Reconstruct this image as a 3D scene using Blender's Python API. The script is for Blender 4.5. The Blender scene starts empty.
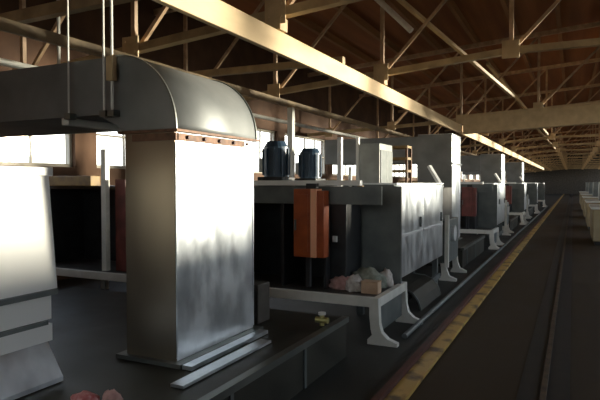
import bpy, bmesh, math, random
from mathutils import Vector, Matrix
random.seed(7)
scene = bpy.context.scene
COL = scene.collection
PI = math.pi

# ------------------------------------------------------------ camera, sky, light, exposure
F = 560.0
YAW = math.atan(273 / F)
PITCH = math.atan(17 / F)
cam_data = bpy.data.cameras.new('camera')
cam_data.sensor_width = 36.0
cam_data.lens = F / 600 * 36.0
cam_data.clip_end = 300
cam = bpy.data.objects.new('camera', cam_data)
COL.objects.link(cam)
cam.location = (0, 0, 1.7)
cam.rotation_euler = (PI / 2 - PITCH, 0, YAW)
scene.camera = cam

world = bpy.data.worlds.new('sky')
scene.world = world
world.use_nodes = True
wn = world.node_tree.nodes
wl = world.node_tree.links
bg = wn['Background']
tc = wn.new('ShaderNodeTexCoord')
sep = wn.new('ShaderNodeSeparateXYZ')
ramp = wn.new('ShaderNodeValToRGB')
mp = wn.new('ShaderNodeMapRange')
mp.inputs['From Min'].default_value = -0.3
mp.inputs['From Max'].default_value = 0.7
wl.new(tc.outputs['Generated'], sep.inputs[0])
wl.new(sep.outputs['Z'], mp.inputs['Value'])
wl.new(mp.outputs[0], ramp.inputs[0])
ramp.color_ramp.elements[0].position = 0.20
ramp.color_ramp.elements[0].color = (0.05, 0.055, 0.045, 1)
ramp.color_ramp.elements[1].position = 0.36
ramp.color_ramp.elements[1].color = (1.0, 0.97, 0.92, 1)
e = ramp.color_ramp.elements.new(0.8)
e.color = (0.62, 0.76, 1.0, 1)
wl.new(ramp.outputs[0], bg.inputs['Color'])
bg.inputs['Strength'].default_value = 4.5

vs = scene.view_settings
vs.view_transform = 'Standard'
vs.look = 'None'
vs.gamma = 1.0
vs.use_curve_mapping = False
vs.exposure = 0.0

sun_d = bpy.data.lights.new('sun', 'SUN')
sun_d.energy = 14.0
sun_d.color = (1.0, 0.89, 0.72)
sun_d.angle = math.radians(5.0)
sun = bpy.data.objects.new('sun', sun_d)
COL.objects.link(sun)
# low late-day sun from beyond the right wall, nearly level
SUN_EL = math.radians(3.0)
SUN_AZ = math.atan2(-0.60, -0.80)
SUN_DIR = Vector((math.cos(SUN_AZ) * math.cos(SUN_EL), math.sin(SUN_AZ) * math.cos(SUN_EL), -math.sin(SUN_EL)))
sun.rotation_euler = SUN_DIR.to_track_quat('-Z', 'Y').to_euler()

Y_BACK, Y_FAR = -6.0, 96.0
X_L, X_R = -8.0, 5.2

def portal(x, rz, z0, z1):
    ld = bpy.data.lights.new('daylight_portal', 'AREA')
    ld.shape = 'RECTANGLE'
    ld.size = Y_FAR - Y_BACK - 1
    ld.size_y = z1 - z0
    ld.cycles.is_portal = True
    o = bpy.data.objects.new('daylight_portal', ld)
    COL.objects.link(o)
    o.location = (x, (Y_BACK + Y_FAR) / 2, (z0 + z1) / 2)
    zx = Vector((-rz, 0, 0)); xx = Vector((0, 1, 0)); yy = zx.cross(xx)
    o.rotation_euler = Matrix((xx, yy, zx)).transposed().to_euler()
portal(X_R + 0.30, -1, 1.9, 4.6)
portal(X_L - 0.30, 1, 2.05, 3.3)

# ------------------------------------------------------------ materials
def mat(name, col, rough=0.6, metal=0.0, col2=None, scale=6.0, stretch=(1, 1, 1), bump=0.0, rvar=0.0, detail=5, lo=0.35, hi=0.65, spec=0.5):
    m = bpy.data.materials.new(name)
    m.use_nodes = True
    n, l = m.node_tree.nodes, m.node_tree.links
    b = n['Principled BSDF']
    b.inputs['Base Color'].default_value = (*col, 1)
    b.inputs['Roughness'].default_value = rough
    b.inputs['Metallic'].default_value = metal
    b.inputs['Specular IOR Level'].default_value = spec
    if col2 is not None or rvar or bump:
        t = n.new('ShaderNodeTexCoord')
        mpn = n.new('ShaderNodeMapping')
        mpn.inputs['Scale'].default_value = stretch
        ns = n.new('ShaderNodeTexNoise')
        ns.inputs['Scale'].default_value = scale
        ns.inputs['Detail'].default_value = detail
        l.new(t.outputs['Object'], mpn.inputs[0])
        l.new(mpn.outputs[0], ns.inputs['Vector'])
        if col2 is not None:
            r = n.new('ShaderNodeValToRGB')
            r.color_ramp.elements[0].position = lo
            r.color_ramp.elements[0].color = (*col, 1)
            r.color_ramp.elements[1].position = hi
            r.color_ramp.elements[1].color = (*col2, 1)
            l.new(ns.outputs['Fac'], r.inputs[0])
            l.new(r.outputs[0], b.inputs['Base Color'])
        if rvar:
            q = n.new('ShaderNodeMapRange')
            q.inputs['From Min'].default_value = 0.3
            q.inputs['From Max'].default_value = 0.7
            q.inputs['To Min'].default_value = rough - rvar
            q.inputs['To Max'].default_value = rough + rvar
            l.new(ns.outputs['Fac'], q.inputs['Value'])
            l.new(q.outputs[0], b.inputs['Roughness'])
        if bump:
            bp = n.new('ShaderNodeBump')
            bp.inputs['Strength'].default_value = bump
            bp.inputs['Distance'].default_value = 0.02
            l.new(ns.outputs['Fac'], bp.inputs['Height'])
            l.new(bp.outputs[0], b.inputs['Normal'])
    return m

M = {}
M['galv'] = mat('galvanised sheet', (0.58, 0.62, 0.66), 0.36, 1.0, (0.80, 0.84, 0.88), 5.0, (1, 1, 0.6), 0.22, 0.06, 3)
M['galv_dull'] = mat('dull galvanised sheet', (0.14, 0.15, 0.14), 0.42, 0.8, (0.22, 0.23, 0.215), 2.5, (1, 1, 0.4), 0.05, 0.05)
M['hood'] = mat('dull hood sheet', (0.19, 0.20, 0.20), 0.6, 0.7, (0.27, 0.28, 0.28), 2.0)
M['side'] = mat('shaded side sheet', (0.20, 0.165, 0.125), 0.42, 0.9, (0.30, 0.26, 0.20), 1.5, (1, 1, .3), 0, 0.05, 2)  # galvanised sheet darkened and browned: shade put into the colour
M['panel'] = mat('pale steel panel', (0.78, 0.80, 0.82), 0.42, 0.7, (0.70, 0.72, 0.75), 2.0)
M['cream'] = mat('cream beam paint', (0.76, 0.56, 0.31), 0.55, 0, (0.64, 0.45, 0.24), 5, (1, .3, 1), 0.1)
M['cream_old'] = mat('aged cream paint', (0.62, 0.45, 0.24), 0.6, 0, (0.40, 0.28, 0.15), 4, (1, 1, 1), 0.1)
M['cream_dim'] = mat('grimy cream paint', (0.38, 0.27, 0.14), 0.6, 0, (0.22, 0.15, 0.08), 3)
M['truss'] = mat('truss paint', (0.66, 0.45, 0.28), 0.55, 0, (0.44, 0.29, 0.17), 6)
M['white_brace'] = mat('white brace paint', (0.90, 0.87, 0.80), 0.4, 0, (0.80, 0.74, 0.64), 12)
M['wood'] = mat('old roof timber', (0.26, 0.085, 0.024), 0.75, 0, (0.40, 0.14, 0.040), 3, (1, .08, 1), 0.2)
M['joist'] = mat('roof joist timber', (0.28, 0.12, 0.042), 0.7, 0, (0.40, 0.19, 0.07), 4, (1, .1, 1), 0.2)
M['floor'] = mat('oiled concrete', (0.028, 0.017, 0.007), 0.7, 0, (0.045, 0.028, 0.012), 1.6, (1, .35, 1), 0.1, 0.08, spec=0.25)
M['floor_grey'] = mat('grey oily concrete', (0.026, 0.026, 0.023), 0.6, 0, (0.045, 0.045, 0.039), 2.5, (1, .5, 1), 0.1, 0.08, spec=0.3)
M['plinth'] = mat('dark plinth steel', (0.026, 0.025, 0.019), 0.5, 0.1, (0.048, 0.046, 0.036), 3.0, (1, 1, 1), 0.1, 0.07, spec=0.3)
M['trench'] = mat('black trench cover', (0.007, 0.006, 0.005), 0.6, 0, (0.014, 0.011, 0.008), 6)
M['rail'] = mat('worn steel rail', (0.05, 0.035, 0.025), 0.55, 0.3, (0.12, 0.08, 0.05), 8)
M['yellow'] = mat('worn yellow paint', (0.11, 0.065, 0.025), 0.55, 0, (0.52, 0.32, 0.08), 3.5, (1, 1, 1), 0.05, 0, 6, 0.36, 0.5)
M['maroon'] = mat('rust red oxide', (0.10, 0.025, 0.018), 0.6, 0, (0.06, 0.02, 0.015), 5)
M['frame'] = mat('light grey frame paint', (0.76, 0.75, 0.69), 0.45, 0, (0.62, 0.61, 0.55), 4, (1, 1, 1), 0.05)
M['bed'] = mat('oily bed steel', (0.05, 0.045, 0.038), 0.5, 0.3, (0.09, 0.08, 0.07), 5)
M['black'] = mat('black machine paint', (0.010, 0.011, 0.013), 0.45, 0, (0.022, 0.024, 0.027), 6)
M['grey'] = mat('dark grey enamel', (0.10, 0.115, 0.115), 0.45, 0.2, (0.15, 0.165, 0.16), 4)
M['midgrey'] = mat('mid grey enamel', (0.34, 0.35, 0.33), 0.5, 0, (0.26, 0.27, 0.25), 4)
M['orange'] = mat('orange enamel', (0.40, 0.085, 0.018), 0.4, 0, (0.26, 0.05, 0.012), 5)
M['orange_lit'] = mat('lit orange edge', (0.95, 0.46, 0.26), 0.35, 0)  # orange enamel lightened: light on the box corner put into the colour
M['dullred'] = mat('dull red enamel', (0.22, 0.06, 0.05), 0.5, 0, (0.12, 0.035, 0.03), 5)
M['blue'] = mat('dark blue motor paint', (0.020, 0.045, 0.085), 0.4, 0, (0.035, 0.07, 0.11), 8)
M['brown'] = mat('rusty strap', (0.16, 0.08, 0.045), 0.6, 0.3, (0.07, 0.035, 0.02), 14)
M['ochre'] = mat('ochre cover', (0.30, 0.19, 0.06), 0.6, 0, (0.20, 0.12, 0.05), 8)
M['wall'] = mat('old plaster wall', (0.13, 0.062, 0.028), 0.8, 0, (0.075, 0.033, 0.014), 1.5)
M['wframe'] = mat('window frame paint', (0.45, 0.40, 0.32), 0.6)
M['tan'] = mat('tan machine paint', (0.42, 0.34, 0.20), 0.6, 0, (0.32, 0.25, 0.14), 3)
M['rag_pink'] = mat('pink rag', (0.55, 0.33, 0.30), 0.9, 0, (0.40, 0.22, 0.20), 20, (1, 1, 1), 0.4)
M['rag_grey'] = mat('grey green rag', (0.34, 0.36, 0.30), 0.9, 0, (0.20, 0.22, 0.18), 20, (1, 1, 1), 0.4)
M['rag_white'] = mat('off white rag', (0.62, 0.58, 0.54), 0.9, 0, (0.42, 0.38, 0.34), 20, (1, 1, 1), 0.4)
M['card'] = mat('tan cardboard', (0.62, 0.43, 0.29), 0.8, 0, (0.5, 0.34, 0.22), 8)
M['card_dark'] = mat('brown cardboard', (0.20, 0.11, 0.06), 0.8, 0, (0.14, 0.08, 0.045), 8)
M['brass'] = mat('brass', (0.45, 0.40, 0.16), 0.4, 0.8)
M['white'] = mat('white enamel', (0.8, 0.8, 0.78), 0.4)
M['red'] = mat('red rag', (0.45, 0.10, 0.10), 0.9, 0, (0.62, 0.33, 0.32), 24, (1, 1, 1), 0.4)

gm = bpy.data.materials.new('window glass')
gm.use_nodes = True
gn, gl = gm.node_tree.nodes, gm.node_tree.links
gn.clear()
go = gn.new('ShaderNodeOutputMaterial'); gx = gn.new('ShaderNodeMixShader')
gt = gn.new('ShaderNodeBsdfTransparent'); gg = gn.new('ShaderNodeBsdfGlossy')
gt.inputs[0].default_value = (0.95, 0.97, 0.96, 1)
gg.inputs['Roughness'].default_value = 0.05
gx.inputs[0].default_value = 0.06
gl.new(gt.outputs[0], gx.inputs[1]); gl.new(gg.outputs[0], gx.inputs[2]); gl.new(gx.outputs[0], go.inputs[0])
M['glass'] = gm

# roof boards: planks drawn with a brick pattern
rm = M['wood']
n, l = rm.node_tree.nodes, rm.node_tree.links

# ------------------------------------------------------------ mesh helpers
class MB:
    def __init__(s):
        s.bm = bmesh.new()
    def box(s, x0, x1, y0, y1, z0, z1, bev=0.0):
        vs_ = [s.bm.verts.new((x, y, z)) for x in (x0, x1) for y in (y0, y1) for z in (z0, z1)]
        idx = [(0, 1, 3, 2), (4, 6, 7, 5), (0, 4, 5, 1), (2, 3, 7, 6), (0, 2, 6, 4), (1, 5, 7, 3)]
        fs = [s.bm.faces.new([vs_[i] for i in q]) for q in idx]
        if bev:
            es = list({e_ for f in fs for e_ in f.edges})
            bmesh.ops.bevel(s.bm, geom=es, offset=bev, segments=2, affect='EDGES', profile=0.6)
        return s
    def bar(s, a, b, w, h=None, up=(0, 0, 1)):
        h = h or w
        a, b = Vector(a), Vector(b)
        d = (b - a).normalized()
        u = Vector(up)
        if abs(d.dot(u)) > 0.95:
            u = Vector((0, 1, 0))
        r = d.cross(u).normalized(); u = r.cross(d).normalized()
        v = []
        for p in (a, b):
            for i, j in ((-1, -1), (1, -1), (1, 1), (-1, 1)):
                v.append(s.bm.verts.new(p + r * (w / 2 * i) + u * (h / 2 * j)))
        for q in ((3, 2, 1, 0), (4, 5, 6, 7), (0, 1, 5, 4), (1, 2, 6, 5), (2, 3, 7, 6), (3, 0, 4, 7)):
            s.bm.faces.new([v[i] for i in q])
        return s
    def tube(s, a, b, r, seg=12, r2=None):
        a, b = Vector(a), Vector(b)
        d = b - a
        m = Matrix.Translation((a + b) / 2) @ d.to_track_quat('Z', 'Y').to_matrix().to_4x4()
        bmesh.ops.create_cone(s.bm, cap_ends=True, segments=seg, radius1=r, radius2=r if r2 is None else r2, depth=d.length, matrix=m)
        return s
    def prism(s, pts, axis, a, b):
        # pts polygon in the plane perpendicular to axis ('Y': pts are (x,z); 'X': (y,z); 'Z': (x,y))
        def P(p, t):
            return {'Y': (p[0], t, p[1]), 'X': (t, p[0], p[1]), 'Z': (p[0], p[1], t)}[axis]
        A = [s.bm.verts.new(P(p, a)) for p in pts]
        B = [s.bm.verts.new(P(p, b)) for p in pts]
        s.bm.faces.new(A); s.bm.faces.new(B[::-1])
        k = len(pts)
        for i in range(k):
            j = (i + 1) % k
            s.bm.faces.new([A[j], A[i], B[i], B[j]])
        return s
    def build(s, name, m, parent=None, smooth=False, loc=(0, 0, 0)):
        bmesh.ops.recalc_face_normals(s.bm, faces=s.bm.faces)
        me = bpy.data.meshes.new(name)
        s.bm.to_mesh(me); s.bm.free()
        me.materials.append(M[m])
        if smooth:
            for p in me.polygons:
                p.use_smooth = True
        o = bpy.data.objects.new(name, me)
        COL.objects.link(o)
        o.parent = parent
        o.location = loc
        return o

def tag(o, label, cat, group=None, kind=None):
    o['label'] = label
    o['category'] = cat
    if group: o['group'] = group
    if kind: o['kind'] = kind
    return o

def thing(name, label, cat, loc=(0, 0, 0), group=None):
    o = bpy.data.objects.new(name, None)
    o.empty_display_size = 0.1
    COL.objects.link(o)
    o.location = loc
    return tag(o, label, cat, group)

def struct(o):
    o['kind'] = 'structure'
    return o

def kids(o):
    return [c for c in bpy.data.objects if c.parent == o]

def copy_tree(o, parent=None, loc=None, label=None):
    c = o.copy()
    COL.objects.link(c)
    c.parent = parent
    if loc is not None: c.location = loc
    if label: c['label'] = label
    for ch in kids(o):
        copy_tree(ch, c)
    return c

# ------------------------------------------------------------ the hall
b = MB()
b.box(X_L - .2, X_R + .2, Y_BACK, Y_FAR, -.2, 0)
struct(b.build('floor', 'floor'))
struct(MB().box(X_L, -1.33, Y_BACK, Y_FAR, 0.0, 0.012).build('trim_1', 'floor_grey'))

def roof_z(x): return 5.95 + 0.075 * (x + 2.4)
def chord_z(x): return 3.645 + 0.085 * (min(x, -0.9) + 2.4)

b = MB()
b.prism([(X_L - .4, roof_z(X_L - .4)), (X_R + .4, roof_z(X_R + .4)), (X_R + .4, roof_z(X_R + .4) + .12), (X_L - .4, roof_z(X_L - .4) + .12)], 'Y', Y_BACK - .3, Y_FAR + .3)
struct(b.build('ceiling', 'wood'))

PIER = 7.5          # centre of one pier between windows, spacing 3.8
def side_wall(x0, x1, sill, head, name, top):
    b = MB()
    b.box(x0, x1, Y_BACK, Y_FAR, 0, sill)
    b.box(x0, x1, Y_BACK, Y_FAR, head, top)
    ys = []
    y = PIER - 3.8
    b.box(x0, x1, Y_BACK, y, sill, head)
    while y < Y_FAR:
        if y > Y_BACK: ys.append(y)
        y += 3.8
    for y in ys:
        b.box(x0, x1, y - .25, min(y + .25, Y_FAR), sill, head)
    struct(b.build(name, 'wall'))
    return ys

ysl = side_wall(X_L - .25, X_L, 1.98, 3.25, 'wall_left', roof_z(X_L))
ysr = side_wall(X_R, X_R + .25, 1.95, 4.55, 'wall_right', roof_z(X_R))
struct(MB().box(X_L - .25, X_R + .25, Y_FAR, Y_FAR + .25, 0, roof_z(X_R)).build('wall_far', 'bed'))
BX0, BX1, BZ0, BZ1 = -3.0, 3.0, 2.0, 4.2  # opening for an added, unseen window behind the camera
b = MB()
b.box(X_L - .25, BX0, Y_BACK - .25, Y_BACK, 0, roof_z(X_R))
b.box(BX1, X_R + .25, Y_BACK - .25, Y_BACK, 0, roof_z(X_R))
b.box(BX0, BX1, Y_BACK - .25, Y_BACK, 0, BZ0)
b.box(BX0, BX1, Y_BACK - .25, Y_BACK, BZ1, roof_z(X_R))
struct(b.build('wall_back', 'wall'))

wcount = 0
def window(xc, y0, y1, z0, z1, proto=None):
    global wcount
    wcount += 1
    yc = (y0 + y1) / 2
    if proto:
        f = proto.copy(); COL.objects.link(f); f.name = 'window_%d' % wcount; f.location = (xc, yc, z0)
        for ch in kids(proto):
            c = ch.copy(); COL.objects.link(c); c.parent = f
        return f
    h, w = z1 - z0, y1 - y0
    b = MB(); t = .035
    b.box(-.04, .04, -w / 2, w / 2, 0, .06); b.box(-.04, .04, -w / 2, w / 2, h - .06, h)
    b.box(-.04, .04, -w / 2, -w / 2 + .06, 0, h); b.box(-.04, .04, w / 2 - .06, w / 2, 0, h)
    for k in (1, 2, 3):
        yy = -w / 2 + w * k / 4
        b.box(-.02, .02, yy - t / 2, yy + t / 2, 0, h)
    b.box(-.02, .02, -w / 2, w / 2, h / 2 - t / 2, h / 2 + t / 2)
    f = struct(b.build('window_%d' % wcount, 'wframe', loc=(xc, yc, z0)))
    MB().box(-.004, .004, -w / 2 + .03, w / 2 - .03, .03, h - .03).build('pane', 'glass', f)
    return f
for xc, ys, z0, z1 in ((X_L - .12, ysl, 1.98, 3.25), (X_R + .12, ysr, 1.95, 4.55)):
    pr = None
    edges = ys
    for i in range(len(ys) - 1):
        y0, y1 = ys[i] + .25, ys[i + 1] - .25
        w_ = window(xc, y0, y1, z0, z1, pr)
        if pr is None: pr = w_

b = MB()
for k in range(7):
    x = BX0 + (BX1 - BX0) * k / 6
    b.box(max(x - .03, BX0), min(x + .03, BX1), Y_BACK - .15, Y_BACK - .09, BZ0, BZ1)
for z in (BZ0, (BZ0 + BZ1) / 2 - .03, BZ1 - .06):
    b.box(BX0, BX1, Y_BACK - .15, Y_BACK - .09, z, z + .06)
fill_window = struct(b.build('window_%d' % (wcount + 1), 'wframe'))  # unseen window, added to fill camera-facing sides with daylight
MB().box(BX0 + .02, BX1 - .02, Y_BACK - .124, Y_BACK - .116, BZ0 + .03, BZ1 - .03).build('pane', 'glass', fill_window)

# timber purlins running along the hall under the roof boards, and cross joists
tn = 1
for x in (-7.0, -5.9, -4.8, -3.7, -2.6, -1.5, -0.4, 0.7, 1.8, 2.9, 4.0):
    tn += 1
    z = roof_z(x)
    struct(MB().box(x - .05, x + .05, Y_BACK, Y_FAR, z - .18, z + .02).build('trim_%d' % tn, 'joist'))

# ------------------------------------------------------------ roof trusses
POSTX = (-7.2, -5.1, -3.0, -0.9, 1.2, 3.3)
def make_truss(deep=False):
    t = thing('roof_truss', 'x', 'roof truss')
    m = 'truss'
    th = .10
    xa, xb = X_L + .01, X_R - .01
    if deep:
        xa = xg = -2.93
        b = MB()
        gz = lambda x: 3.69 + .045 * (x + 3.0)
        for lo, hi, hw in ((-.52, -.03, .07), (-.04, 0, .14), (-.55, -.51, .14)):
            b.prism([(xa, gz(xa) + lo), (xb, gz(xb) + lo), (xb, gz(xb) + hi), (xa, gz(xa) + hi)], 'Y', -hw, hw)
        b.build('girder', 'cream', t)
        MB().bar((X_L + .01, 0, 3.30), (xa, 0, 3.55), .10, .10).build('bottom_chord', 'cream_old', t)
        cz = lambda x: gz(x) if x > xg else 3.30 + (x - X_L) * .25 / 4.85
    else:
        MB().bar((xa, 0, chord_z(xa)), (-.9, 0, chord_z(-.9)), .12, .10).build('bottom_chord', 'cream_old', t)
        MB().bar((-.9, 0, chord_z(-.9)), (xb, 0, chord_z(xb)), .12, .10).build('bottom_chord', 'cream_old', t)
        cz = chord_z
    xa = X_L + .01
    tz = lambda x: roof_z(x) - .24
    MB().bar((xa, 0, tz(xa)), (xb, 0, tz(xb)), .10, .12).build('top_chord', m, t)
    for x in POSTX:
        MB().bar((x, .0, cz(x)), (x, .0, tz(x)), .065, .06).build('post', m, t)
    for i in range(len(POSTX) - 1):
        x0, x1 = POSTX[i], POSTX[i + 1]
        MB().bar((x0 + .04, .06, cz(x0) + .05), (x1 - .04, .06, tz(x1) - .05), .05, .05, (0, 1, 0)).build('diagonal', m, t)
    for x in POSTX:
        b = MB().box(x - .13, x + .13, -.085, -.065, cz(x) - .13, cz(x) + .15, .004)
        for dx, dz in ((-.08, -.05), (.08, -.05), (-.08, .09), (.08, .09)):
            b.tube((x + dx, -.085, cz(x) + dz), (x + dx, -.10, cz(x) + dz), .014, 6)
        b.build('gusset_plate', 'cream', t)
    return t
tr = make_truss()
tr.location = (0, 5.6, 0)
tr['label'] = 'cream steel roof truss nearest the camera, crossing above the first duct tower'
g = copy_tree(tr, loc=(0, 9.4, 0), label='cream steel roof truss with square bolted plate at upper right, second from the camera')
td = make_truss(True)
td.location = (0, 17.0, 0)
td['label'] = 'roof truss with deep cream girder along its foot, at upper right'
y = 22.0
while y < Y_FAR - 2:
    c = copy_tree(tr, loc=(0, y, 0), label='steel roof truss among the farthest ones, near the end of the hall')
    nth = int(round((y - 22.0) / 5.7))
    if nth < 4:
        c['label'] = 'steel roof truss, %s beyond the deep cream girder' % ('first', 'second', 'third', 'fourth')[nth]
    else:
        c['group'] = 'far roof trusses'
    y += 5.7

# braces between trusses
tag(MB().bar((-3.83, 6.2, 5.74), (-1.25, 13.6, 3.66), .075, .06).build('sway_brace', 'cream'), 'long cream diagonal brace sloping down from the roof before the deep girder', 'brace')
tag(MB().tube((-3.30, 9.30, 5.1), (-2.46, 9.30, 4.24), .05, 12).build('knee_brace', 'white_brace'), 'short bright white knee brace on the second roof truss', 'brace')
for yy, lab in ((17.0, 'distant cream diagonal brace hanging in the far roof, the nearer of two'), (28.4, 'distant cream diagonal brace hanging in the far roof, the farther of two')):
    tag(MB().bar((-2.3, yy + .3, 5.2), (-1.0, yy + 11, 3.80), .09, .08).build('sway_brace', 'cream'), lab, 'brace')

# long beams along the hall
def ibeam(x, z0, z1, w, y0, y1):
    b = MB()
    b.box(x - w / 2, x + w / 2, y0, y1, z0, z1, .012)
    return b
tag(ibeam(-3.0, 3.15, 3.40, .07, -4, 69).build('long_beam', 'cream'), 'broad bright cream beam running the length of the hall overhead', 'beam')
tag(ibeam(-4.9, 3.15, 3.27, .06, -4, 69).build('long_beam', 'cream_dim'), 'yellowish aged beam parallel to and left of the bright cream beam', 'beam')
for i, yy in enumerate((5.6, 9.4)):
    lab = ('cream bearing block between the bright beam and the nearest truss', 'cream bearing block between the bright beam and the second truss')[i]
    tag(MB().box(-3.07, -2.93, yy - .09, yy + .09, 3.40, 3.545, .006).build('bearing_block', 'cream'), lab, 'block')
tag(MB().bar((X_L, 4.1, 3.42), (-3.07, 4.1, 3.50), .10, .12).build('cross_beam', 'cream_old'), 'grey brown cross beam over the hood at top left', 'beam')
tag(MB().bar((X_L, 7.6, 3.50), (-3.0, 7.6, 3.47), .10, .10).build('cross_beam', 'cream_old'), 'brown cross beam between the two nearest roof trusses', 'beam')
pp = MB().tube((-6.3, -4, 3.18), (-6.3, 40, 3.18), .045, 12)
tag(pp.build('conduit_pipe', 'frame', smooth=False), 'pale pipe running along the hall at far upper left', 'pipe')
yy = 5.45
h = thing('pipe_hanger', 'grey hanger rod holding the pale pipe at upper left', 'hanger', (-6.3, yy, 3.13))
MB().tube((0, 0, .09), (0, 0, 2.36), .022, 8).build('rod', 'frame', h)
MB().box(-.06, .06, -.03, .03, -.03, .0).box(-.06, -.045, -.03, .03, -.03, .11).box(.045, .06, -.03, .03, -.03, .11).box(-.06, .06, -.03, .03, .095, .11).build('clamp', 'frame', h)

# ------------------------------------------------------------ kerb, rail, trench cover in the aisle
k = thing('floor_kerb', 'worn yellow painted kerb with rust red edge along the aisle', 'kerb', (-1.22, 0, 0))
MB().box(-.07, .08, Y_BACK + .5, Y_FAR - 2, 0, .035, .006).build('kerb_strip', 'yellow', k)
MB().box(-.125, -.07, Y_BACK + .5, Y_FAR - 2, 0, .075).build('edge_angle', 'maroon', k)
r = thing('floor_track', 'dark sunken track with thin worn rail along the aisle floor', 'track', (-.19, 0, 0))
MB().box(-.19, .19, Y_BACK + .5, Y_FAR - 2, 0, .008).build('cover_plate', 'trench', r)
MB().box(-.022, .022, Y_BACK + .5, Y_FAR - 2, .008, .035, .004).build('rail', 'rail', r)

# ------------------------------------------------------------ plinth
def plinth(y0, y1, label):
    t = thing('machine_plinth', label, 'plinth', (0, y0, 0))
    L = y1 - y0
    MB().box(-5.6, -1.96, 0, L, .012, .40, .008).build('plinth_body', 'plinth', t)
    MB().box(-2.0, -1.935, 0, L, .355, .408).build('edge_strip', 'galv_dull', t)
    for i in range(int(L / 1.1)):
        yy = .5 + i * 1.1
        MB().box(-1.962, -1.945, yy - .02, yy + .02, .02, .355).build('rib', 'grey', t)
    return t
p1 = plinth(-3.0, 5.05, 'low dark plinth under the nearest duct tower')
PITCHY = 9.3
plinth(11.4, 14.4, 'low dark plinth under the second duct tower from the camera')
plinth(20.7, 23.7, 'low dark plinth under the third duct tower from the camera')
plinth(30.0, 33.0, 'low dark plinth under the fourth duct tower from the camera')

# ------------------------------------------------------------ duct towers
def make_duct(depth=.46, w=1.04, zt=2.02, zh=2.62, side=3.4):
    """origin: front (aisle) lower near corner; vertical leg, bend, then runs to -X"""
    t = thing('duct_tower', 'x', 'duct')
    MB().box(-depth, 0, 0, w, .03, zt - .40, .004).build('riser', 'galv', t)
    MB().box(-depth + .004, -.004, -.012, 0, .03, zt - .42).build('shade_sheet', 'side', t)  # thin overlay; its dark colour stands for shade on the camera-facing side
    # bend: profile in XZ
    R = zh - zt + .08
    pts = []
    z0 = zt - .408
    n_ = 24
    outer = []
    for i in range(n_ + 1):
        a = i / n_ * PI / 2
        outer.append((.02 - R + R * math.cos(a), z0 + R * math.sin(a)))
    inner = [(-side, z0 + R), (-side, z0 + .13), (-depth - .25, z0 + .13), (-depth - .06, z0 + .04), (-depth - .02, z0)]
    prof = [(p[0], p[1]) for p in [(.02, z0)] + outer[1:] + inner]
    b = MB(); b.prism(prof, 'Y', -.02, w + .02)
    hood = b.build('elbow_hood', 'hood', t)
    for p in hood.data.polygons:
        if len(p.vertices) == 4 and p.normal.x > .02 and p.normal.z > .001: p.use_smooth = True
    for yy in (-.026, w + .026):
        b = MB()
        for i in range(n_):
            b.bar((outer[i][0] + .004, yy, outer[i][1]), (outer[i + 1][0] + .004, yy, outer[i + 1][1] + .002), .012, .014, (0, 1, 0))
        b.build('rolled_seam', 'galv_dull', t)
    b = MB()
    b.box(-depth - .04, .045, -.045, w + .045, z0 - .022, z0 - .004)
    b.build('flange', 'brown', t)
    b = MB()
    b.bar((-depth + .08, -.012, z0 - .055), (.015, -.012, z0 - .055), .02, .05)
    b.bar((.012, 0, z0 - .055), (.012, w * .84, z0 - .055), .02, .05)
    b.build('strap', 'brown', t)
    for i in range(5):
        MB().tube((.02, .1 + i * .2, z0 - .055), (.04, .1 + i * .2, z0 - .055), .014, 6).build('bolt', 'maroon', t)
    # vertical corner seams and foot flange
    for yy in (0, w):
        MB().box(-.02, .006, yy - .008, yy + .008, .05, z0 - .09).build('corner_seam', 'galv', t)
    MB().box(-depth - .06, .07, -.06, w + .06, 0, .03).build('foot_flange', 'galv_dull', t)
    MB().box(.08, .16, -.05, w - .02, 0, .03).build('foot_angle', 'galv', t)
    MB().box(.22, .32, -.35, w - .25, 0, .02).build('foot_angle', 'galv', t)
    return t
d1 = make_duct(zt=2.08, zh=2.55)
MB().box(-1.12, -1.04, .0, .92, 1.745, 1.80, .004).build('lip_rail', 'frame', d1)
# riser goes from plinth (.40) up: heights above are relative to the plinth
d1.location = (-2.50, 3.15, .408)
d1['label'] = 'nearest galvanised duct tower with curved elbow hood, brightly lit face'

def make_square_duct(depth=.75, w=1.0, zt=2.36, side=3.0):
    t = thing('duct_tower', 'x', 'duct')
    MB().box(-depth, 0, 0, w, .03, zt, .006).build('riser', 'galv', t)
    MB().box(-depth + .004, -.004, -.012, 0, .04, zt - .01).build('shade_sheet', 'hood', t)  # darker overlay, puts shade on the camera-facing side into colour
    MB().box(-side, -depth, .05, w - .05, zt - .62, zt - .04, .006).build('branch_duct', 'hood', t)
    MB().box(-depth - .03, .03, -.03, w + .03, zt - .66, zt - .63).build('flange', 'hood', t)
    MB().box(-depth - .04, .05, -.05, w + .05, 0, .03).build('foot_flange', 'galv_dull', t)
    for yy in (0, w):
        MB().box(-.02, .006, yy - .008, yy + .008, .05, zt - .7).build('corner_seam', 'galv', t)
    return t
d2 = make_square_duct()
d2.location = (-2.35, 12.3, .408)
d2['label'] = 'second duct tower, square topped, rising behind the large silver cabinet'
copy_tree(d2, loc=(-2.35, 21.6, .408), label='third galvanised duct tower down the machine row, square topped')
copy_tree(d2, loc=(-2.35, 30.8, .408), label='fourth galvanised duct tower down the machine row, square topped')

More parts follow.
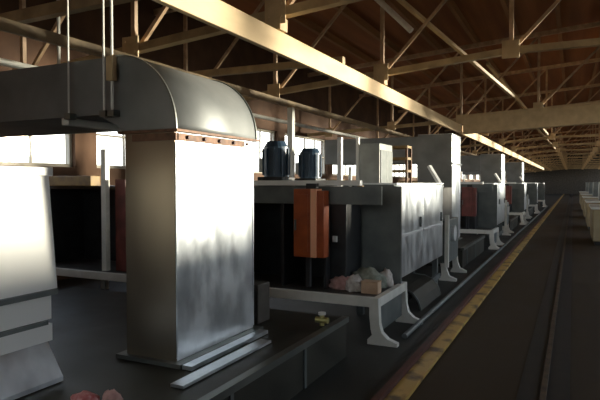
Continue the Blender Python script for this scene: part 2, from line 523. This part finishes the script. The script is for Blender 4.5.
# thin rods hanging over the hood
def hood_rod(x, y_, label, thick, body):
    t = thing('hanger_rod', label, 'hanger', (x, y_, 2.20))
    MB().tube((0, 0, 0), (0, 0, roof_z(x) - .01 - 2.20), thick, 8).build('rod', 'frame', t)
    MB().box(-.03, .03, -.02, .045, -.015, .03).build('anchor', 'galv_dull', t)
    if body:
        MB().box(-.03, .03, -.03, .02, .24, .42, .006).build('turnbuckle', 'cream_old', t)
hood_rod(-3.46, 3.08, 'thin bare hanger rod in front of the near hood, leftmost', .007, False)
hood_rod(-3.10, 3.08, 'thin bare hanger rod beside the turnbuckle rod, near hood', .008, False)
hood_rod(-3.02, 3.08, 'hanger rod with pale turnbuckle in front of the near hood', .010, True)

# dark block beside duct 1 and valve
v = thing('junction_box', 'dark grey box on the plinth just beyond the nearest duct tower', 'box', (-2.70, 4.50, .408))
MB().box(-.15, .13, -.10, .12, 0, .36, .01).build('enclosure', 'bed', v)
MB().box(-.12, .10, -.105, -.10, .04, .32, .002).build('cover', 'black', v)
v = thing('brass_valve', 'small brass valve on the plinth edge before the grey table', 'valve', (-2.03, 4.62, .408))
MB().tube((0, 0, 0), (0, 0, .10), .022, 12).tube((-.06, 0, .05), (.06, 0, .05), .028, 12).build('valve_body', 'brass', v)
MB().tube((0, 0, .10), (0, 0, .12), .035, 14).build('handwheel', 'frame', v)

# ------------------------------------------------------------ machine benches (bed on flared frame + dark housing)
def make_bench():
    """origin (front aisle edge X=0, near edge Y=0, floor)."""
    t = thing('machine_bench', 'x', 'machine')
    W = 1.12; X0 = -5.4
    # frame beam round the top
    b = MB()
    b.box(X0, 0, 0, .07, .40, .50, .006)
    b.box(X0, 0, W - .07, W, .40, .50, .006)
    b.box(-.07, 0, .07, W - .07, .40, .50, .006)
    b.box(X0, X0 + .07, .07, W - .07, .40, .50)
    b.build('bed_frame', 'frame', t)
    MB().box(X0 + .07, -.07, .07, W - .07, .43, .485).build('bed_plate', 'bed', t)
    def leg(y0, sgn):
        # flared leg seen from the aisle: straight down then out-turned foot
        prof = [(-.05, .40), (.0, .40)]
        pts = [(.0, .42), (-.10, .42), (-.10, .30), (-.085, .16), (-.07, .10), (-.12, .05), (-.12, 0.0), (.20, 0.0), (.20, .035), (.10, .07), (.035, .13), (.01, .22)]
        MB().prism([(p[0], p[1] + .012) for p in pts], 'Y', y0, y0 + .075).build('leg', 'frame', t)
    leg(0, 1); leg(W - .075, 1)
    for x in (-2.2, -4.9):
        for yy in (0.0, W - .075):
            MB().box(x - .05, x + .05, yy, yy + .075, .012, .42).build('leg', 'frame', t)
    MB().box(-.075, -.045, .075, W - .075, .10, .40).build('cross_panel', 'grey', t)
    # housing
    H0, H1 = .485, 1.66
    b = MB()
    y0, y1 = .30, W - .08
    b.box(X0 + .1, -.72, y1 - .03, y1, H0, H1)              # back
    b.box(X0 + .1, -.72, y0, y1 - .03, H1 - .05, H1)         # lid
    b.box(-.75, -.72, y0, y1 - .03, H0, H1 - .05)           # aisle side
    b.box(-1.30, -1.26, y0, y1 - .03, H0, H1 - .05)
    b.box(X0 + .1, X0 + .13, y0, y1 - .03, H0, H1 - .05)
    b.build('housing', 'black', t)
    MB().box(-2.0, -.06, y0 - .02, y0, H1 - .20, H1 + .0).build('top_fascia', 'grey', t)
    MB().box(-.72, -.52, .42, .90, H0, H1 - .06, .01).build('side_cabinet', 'black', t)
    MB().box(-.52, -.03, .94, .98, H0, H1).build('end_panel', 'grey', t)
    MB().box(-3.45, -1.85, y0 + .05, y0 + .07, H0, H1 - .14).build('guard_panel', 'black', t)
    MB().box(-1.7, -.30, .26, .34, 1.67, 1.73, .008).build('top_rail', 'white', t)
    MB().box(-.42, -.36, .5, .56, 1.6, 1.67).build('rail_bracket', 'ochre', t)
    MB().box(-.68, -.63, .39, .42, 1.02, 1.09).build('lamp_lens', 'white', t)
    # far-left end
    MB().box(-3.98, -3.90, .0 + .12, .20, .50, 2.16, .006).build('upright', 'frame', t)
    MB().box(-3.80, -3.62, .20, .26, .50, 1.75).build('red_strip', 'dullred', t)
    MB().box(-5.2, -4.15, .10, .28, 1.66, 1.80, .01).build('ochre_cover', 'ochre', t)
    MB().box(-3.46, -3.40, .2, .3, .50, 1.9).build('strut', 'dullred', t)
    return t
benches = [(5.55, 'nearest machine bench with pale flared legs and black housing'),
           (14.9, 'second machine bench down the row, pale table edge'),
           (24.2, 'third machine bench down the row'),
           (33.5, 'fourth machine bench down the row'),
           (42.8, 'fifth and farthest machine bench in view')]
m1 = make_bench()
m1.location = (-1.80, 5.55, 0)
m1['label'] = benches[0][1]
for yy, lab in benches[1:]:
    copy_tree(m1, loc=(-1.80, yy, 0), label=lab)

# enclosure boxes standing in front of housing
def make_orange(mat1, mat2):
    t = thing('control_box', 'x', 'control box')
    MB().box(-.19, .02, 0, .16, 0, .76, .008).build('enclosure', mat1, t)
    MB().box(.02, .085, -.006, .16, 0.0, .76, .004).build('lit_edge', mat2, t)  # corner strip; its paler colour on the orange box stands for light
    MB().box(.085, .17, .02, .16, .0, .74, .004).build('side_panel', mat1, t)
    MB().box(-.15, -.01, -.012, 0, .06, .70, .002).build('door', mat1, t)
    MB().box(-.17, -.155, -.03, 0, .30, .42, .003).build('handle', 'grey', t)
    MB().box(-.06, .06, .05, .13, .76, .82).build('cable_gland', 'black', t)
    MB().box(-.07, .07, .16, .22, .1, .6).build('bracket', 'black', t)
    MB().bar((-.04, .08, 0), (-.04, .08, -.34), .05, .05).build('pedestal', 'black', t)
    return t
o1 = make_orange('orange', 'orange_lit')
o1.location = (-2.62, 5.60, .875)
o1['label'] = 'tall narrow orange control box in front of the nearest black housing'
o2 = make_orange('dullred', 'dullred')
o2.location = (-2.42, 14.98, .835)
o2['label'] = 'dull red control box on the second machine bench'
copy_tree(o2, loc=(-2.42, 24.28, .835), label='dull red control box on the third machine bench')

# motors on top of the housings
def make_motor(r, L):
    t = thing('drive_motor', 'x', 'motor')
    b = MB().tube((0, 0, .10), (0, 0, .10 + L), r, 20)
    for i in range(10):
        a = i / 10 * 2 * PI
        b.bar((r * math.cos(a), r * math.sin(a), .12), (r * math.cos(a), r * math.sin(a), .08 + L), .016, .03, (math.cos(a), math.sin(a), 0))
    b.build('motor_body', 'blue', t)
    MB().tube((0, 0, .10 + L), (0, 0, .16 + L), r * .95, 20, r * .7).build('fan_cowl', 'blue', t)
    MB().box(-r * 1.1, r * 1.1, -r * 1.1, r * 1.1, 0, .10, .01).build('mount', 'black', t)
    MB().box(-r - .05, -r + .02, -.05, .05, .15, .30, .005).build('terminal_box', 'white', t)
    return t
a_ = make_motor(.13, .32)
a_.location = (-3.30, 6.10, 1.66)
a_['label'] = 'dark blue motor left of the pale pole, on the nearest housing'
a_.scale = (1.2, 1.2, 1.15)
c = copy_tree(a_, loc=(-2.86, 6.15, 1.66), label='dark blue motor right of the pale pole, on the nearest housing')
c.scale = (1.0, 1.0, .95)
c = copy_tree(a_, loc=(-3.1, 15.45, 1.66), label='dark motor on top of the second machine bench housing')
c = copy_tree(a_, loc=(-2.7, 24.8, 1.66), label='dark motor on top of the third machine bench housing')

pl = thing('support_pole', 'slim pale pole rising behind the nearest housing up to the old beam', 'pole', (-4.9, 9.66, 0))
MB().box(-.055, .055, -.055, .055, 0, 3.15, .008).build('pole', 'frame', pl)
MB().box(-.14, .14, -.14, .14, 0, .02).build('base_plate', 'frame', pl)

# ------------------------------------------------------------ silver cabinets
def make_cabinet(L, H, D, z0):
    t = thing('steel_cabinet', 'x', 'cabinet')
    MB().box(-D, -.03, 0, L, z0, z0 + H, .006).build('body', 'grey', t)
    n_ = 2
    w = L / n_
    for i in range(n_):
        dd = MB().box(-.03, 0, i * w + .008, (i + 1) * w - .008, z0 + .01, z0 + H - .01, .006).build('door', 'galv', t)
        MB().box(0, .008, i * w + .03, (i + 1) * w - .03, z0 + H * .44, z0 + H * .47, .002).build('stiffener', 'panel', dd)
        MB().box(0, .03, i * w + w * .85, i * w + w * .85 + .02, z0 + H * .5, z0 + H * .62, .004).build('handle', 'grey', dd)
    MB().box(-D - .01, .012, -.012, L + .01, z0 + H, z0 + H + .02).build('top_cap', 'panel', t)
    for yy in (.05, L - .15):
        for x in (-D + .02, -.14):
            MB().box(x, x + .08, yy, yy + .08, .012, z0).build('leg', 'grey', t)
    MB().box(-.06, -.02, .05, L - .05, .12, .20).build('bottom_rail', 'grey', t)
    return t
c1 = make_cabinet(2.75, 1.20, .55, .48)
c1.location = (-1.95, 6.70, 0)
c1['label'] = 'large silver sheet steel cabinet beyond the nearest bench'
copy_tree(c1, loc=(-1.95, 16.1, 0), label='silver steel cabinet beyond the second machine bench')
copy_tree(c1, loc=(-1.95, 25.4, 0), label='silver steel cabinet beyond the third machine bench')
copy_tree(c1, loc=(-1.95, 34.7, 0), label='silver steel cabinet beyond the fourth machine bench')
copy_tree(c1, loc=(-1.95, 44.0, 0), label='silver steel cabinet beyond the farthest machine bench')

# ventilation chute curving out under the cabinet
t = thing('curved_chute', 'grey curved chute on the floor under the silver cabinet', 'chute', (-1.92, 7.3, .012))
b = MB()
prof = [(-.4, .30), (-.1, .28), (.02, .23), (.10, .13), (.14, 0), (.11, 0), (.07, .12), (.0, .20), (-.11, .25), (-.4, .27)]
b.prism(prof, 'Y', 0, 1.2).build('chute_body', 'plinth', t)
b = MB()
for yy in (0, 1.2):
    for i in range(4):
        p, q = prof[i], prof[i + 1]
        b.bar((p[0], yy, p[1]), (q[0], yy, q[1]), .02, .02, (0, 1, 0))
b.build('rolled_edge', 'grey', t)

# grey gear unit between the cabinet and the second duct
def make_gear():
    t = thing('pump_unit', 'x', 'pump unit')
    MB().box(-1.0, 0, 0, 1.1, .30, 1.05, .01).build('body', 'grey', t)
    MB().box(-.9, -.1, .1, 1.0, 1.05, 1.62, .02).build('upper_housing', 'bed', t)
    MB().box(-.02, .05, -.06, 0.0, .25, 1.15, .004).build('front_post', 'frame', t)
    for yy in (.0, 1.02):
        b = MB().prism([(0, .32), (-.1, .32), (-.08, .1), (-.12, .05), (-.12, .012), (.17, .012), (.17, .05), (.05, .1), (.01, .2)], 'Y', yy, yy + .075)
        b.build('leg', 'frame', t)
        MB().box(-.95, -.85, yy, yy + .075, .012, .31).build('leg', 'frame', t)
    MB().tube((.0, .5, .8), (.06, .5, .8), .14, 20).build('gauge', 'panel', t)
    MB().tube((-.5, .0, 1.3), (-.5, -.12, 1.3), .17, 20).build('inlet', 'galv', t)
    MB().bar((-.10, .10, 1.62), (-.35, .20, 2.0), .08, .05).build('bright_link', 'white', t)
    return t
gu = make_gear()
gu.location = (-1.95, 9.75, 0)
gu['label'] = 'dark grey pump unit on flared feet beyond the silver cabinet'
copy_tree(gu, loc=(-1.95, 19.1, 0), label='dark grey pump unit before the third duct tower')
copy_tree(gu, loc=(-1.95, 28.5, 0), label='dark grey pump unit before the fourth duct tower')

# overhead branch duct behind the first bench, pale uprights on the left side
for i, (x, yy, z0, z1, w, lab) in enumerate(((-3.74, 9.3, 1.2, 2.50, .08, 'pale upright behind the silver cabinet, left one'),
                            (-3.66, 10.0, 1.2, 2.55, .06, 'pale upright behind the silver cabinet, right one'))):
    q = thing('pale_upright', lab, 'post', (x, yy, .012))
    MB().box(-w / 2, w / 2, -w / 2, w / 2, 0, z1, .006).build('post', 'white', q)
    MB().box(-w, w, -w, w, 0, .02).build('base_plate', 'frame', q)
q = thing('back_cabinet', 'grey cabinet standing behind the large silver cabinet', 'cabinet', (-3.42, 9.9, .012))
MB().box(-.17, .22, 0, .8, 0, 2.42, .01).build('body', 'midgrey', q)
MB().box(.22, .24, .04, .39, .2, 2.3, .004).build('door', 'grey', q)
MB().box(.22, .24, .41, .76, .2, 2.3, .004).build('door', 'grey', q)

q = thing('shelf_rack', 'brown shelf rack standing beyond the grey back cabinet', 'rack', (-3.25, 10.88, .012))
for x, y_ in ((-.30, 0), (.26, 0), (-.30, .32), (.26, .32)):
    MB().box(x, x + .04, y_, y_ + .04, 0, 2.42).build('upright', 'brown', q)
for z in (.2, .9, 1.6, 1.9, 2.15, 2.38):
    MB().box(-.30, .30, -.01, .37, z, z + .05, .003).build('shelf', 'ochre', q)
tag(MB().tube((-1.62, 5.9, .042), (-1.62, 44, .042), .03, 10).build('floor_conduit', 'grey'), 'grey conduit lying on the floor beside the bench feet', 'pipe')

# ------------------------------------------------------------ near-left machine with pale panel
t = thing('panel_machine', 'machine with blown-out pale panel at the left edge', 'machine', (-3.14, 2.68, .408))
YN = -3.2
# sloped front lid
zb, zt_ = .58, 1.34
b = MB(); b.prism([(0, zb), (-.07, zt_), (-.5, zt_), (-.5, zb)], 'Y', YN, 0); b.build('panel', 'white', t)
MB().box(-.62, -.05, YN, .02, zt_, zt_ + .06, .006).build('top_cap', 'white', t)
MB().box(-.7, .03, YN, -.02, .545, .58).build('ledge', 'grey', t)
MB().box(-.6, .0, YN, -.05, .38, .545, .004).build('skirt', 'white', t)
MB().box(-.7, .03, YN, -.10, .355, .38).build('ledge', 'grey', t)
MB().box(-.6, .02, YN, -.06, .24, .355, .004).build('skirt', 'white', t)
b = MB(); b.prism([(-.6, 0), (.16, 0), (.16, .03), (.02, .24), (-.6, .24)], 'Y', YN, -.1); b.build('sloping_base', 'galv', t)

# ------------------------------------------------------------ rags, boxes
def blob(name, m, loc, sx, sy, sz, label, cat, group=None, seed=0):
    rnd = random.Random(seed)
    bm = bmesh.new()
    bmesh.ops.create_icosphere(bm, subdivisions=3, radius=1)
    from mathutils import noise
    for v_ in bm.verts:
        nz = noise.noise(v_.co * 2.2 + Vector((seed * 3.1, 0, 0)))
        nz2 = noise.noise(v_.co * 5.5 + Vector((0, seed * 1.7, 0)))
        v_.co *= 1 + .35 * nz + .18 * nz2
        v_.co.x *= sx; v_.co.y *= sy; v_.co.z *= sz
        if v_.co.z < -sz * .35: v_.co.z = -sz * .35
    mn = min(v_.co.z for v_ in bm.verts)
    for v_ in bm.verts: v_.co.z -= mn
    s = MB(); s.bm.free(); s.bm = bm
    o = s.build(name, m, smooth=True, loc=loc)
    return tag(o, label, cat, group)
TZ = .485
blob('rag', 'rag_pink', (-2.38, 5.98, TZ), .17, .09, .11, 'pink crumpled rag beside the orange control box', 'rag', seed=1)
blob('rag', 'rag_white', (-2.20, 5.92, TZ), .10, .08, .13, 'off-white crumpled rag, middle of the bench pile', 'rag', seed=2)
blob('rag', 'rag_grey', (-2.12, 6.16, TZ), .20, .10, .17, 'large grey-green crumpled rag at the back of the bench pile', 'rag', seed=3)
blob('rag', 'rag_white', (-1.97, 6.36, TZ), .08, .12, .15, 'pale rag lying near the silver cabinet', 'rag', seed=5)
def carton(loc, w, d, h, m, label):
    t = thing('carton', label, 'box', loc)
    MB().box(-w / 2, w / 2, -d / 2, d / 2, 0, h, .003).build('body', m, t)
    MB().box(-w / 2 - .004, -.003, -d / 2 - .004, d / 2 + .004, h, h + .005).build('flap', m, t)
    MB().box(.003, w / 2 + .004, -d / 2 - .004, d / 2 + .004, h, h + .005).build('flap', m, t)
carton((-1.99, 5.88, TZ), .19, .13, .13, 'card', 'small tan carton at the front corner of the bench')
carton((-2.45, 6.24, TZ), .26, .16, .13, 'card_dark', 'flat brown carton behind the rags on the bench')
blob('rag', 'red', (-2.53, 2.34, .408), .08, .07, .06, 'red crumpled rag at the bottom edge of the photo', 'rag', seed=7)
blob('rag', 'rag_pink', (-2.42, 2.44, .408), .055, .055, .055, 'pink crumpled rag beside the red one on the plinth', 'rag', seed=8)

# ------------------------------------------------------------ right side of the aisle: tan benches
def make_tan():
    t = thing('tan_bench', 'x', 'bench')
    MB().box(0, 1.1, 0, 2.4, .10, .98, .02).build('cabinet', 'tan', t)
    MB().box(-.05, 1.15, -.05, 2.45, .98, 1.04, .01).build('top', 'frame', t)
    MB().box(.05, 1.05, .05, 2.35, 0, .10).build('kick_base', 'black', t)
    for yy in (.1, 1.25):
        MB().box(-.012, 0, yy, yy + 1.05, .2, .9, .004).build('door', 'tan', t)
    MB().box(.4, 1.0, .4, 1.7, 1.04, 1.75, .02).build('upper_box', 'grey', t)
    return t
tb = make_tan()
tb.location = (.50, 17.2, 0)
tb['label'] = 'tan bench at the right edge of the aisle, nearest of its row'
tb['group'] = 'tan benches on the right of the aisle'
for nm, yy in (('second', 23.0), ('third', 30.0), ('fourth', 38.0), ('fifth', 47.0)):
    copy_tree(tb, loc=(.48, yy, 0), label='distant tan bench on the right side of the aisle, %s of its row' % nm)
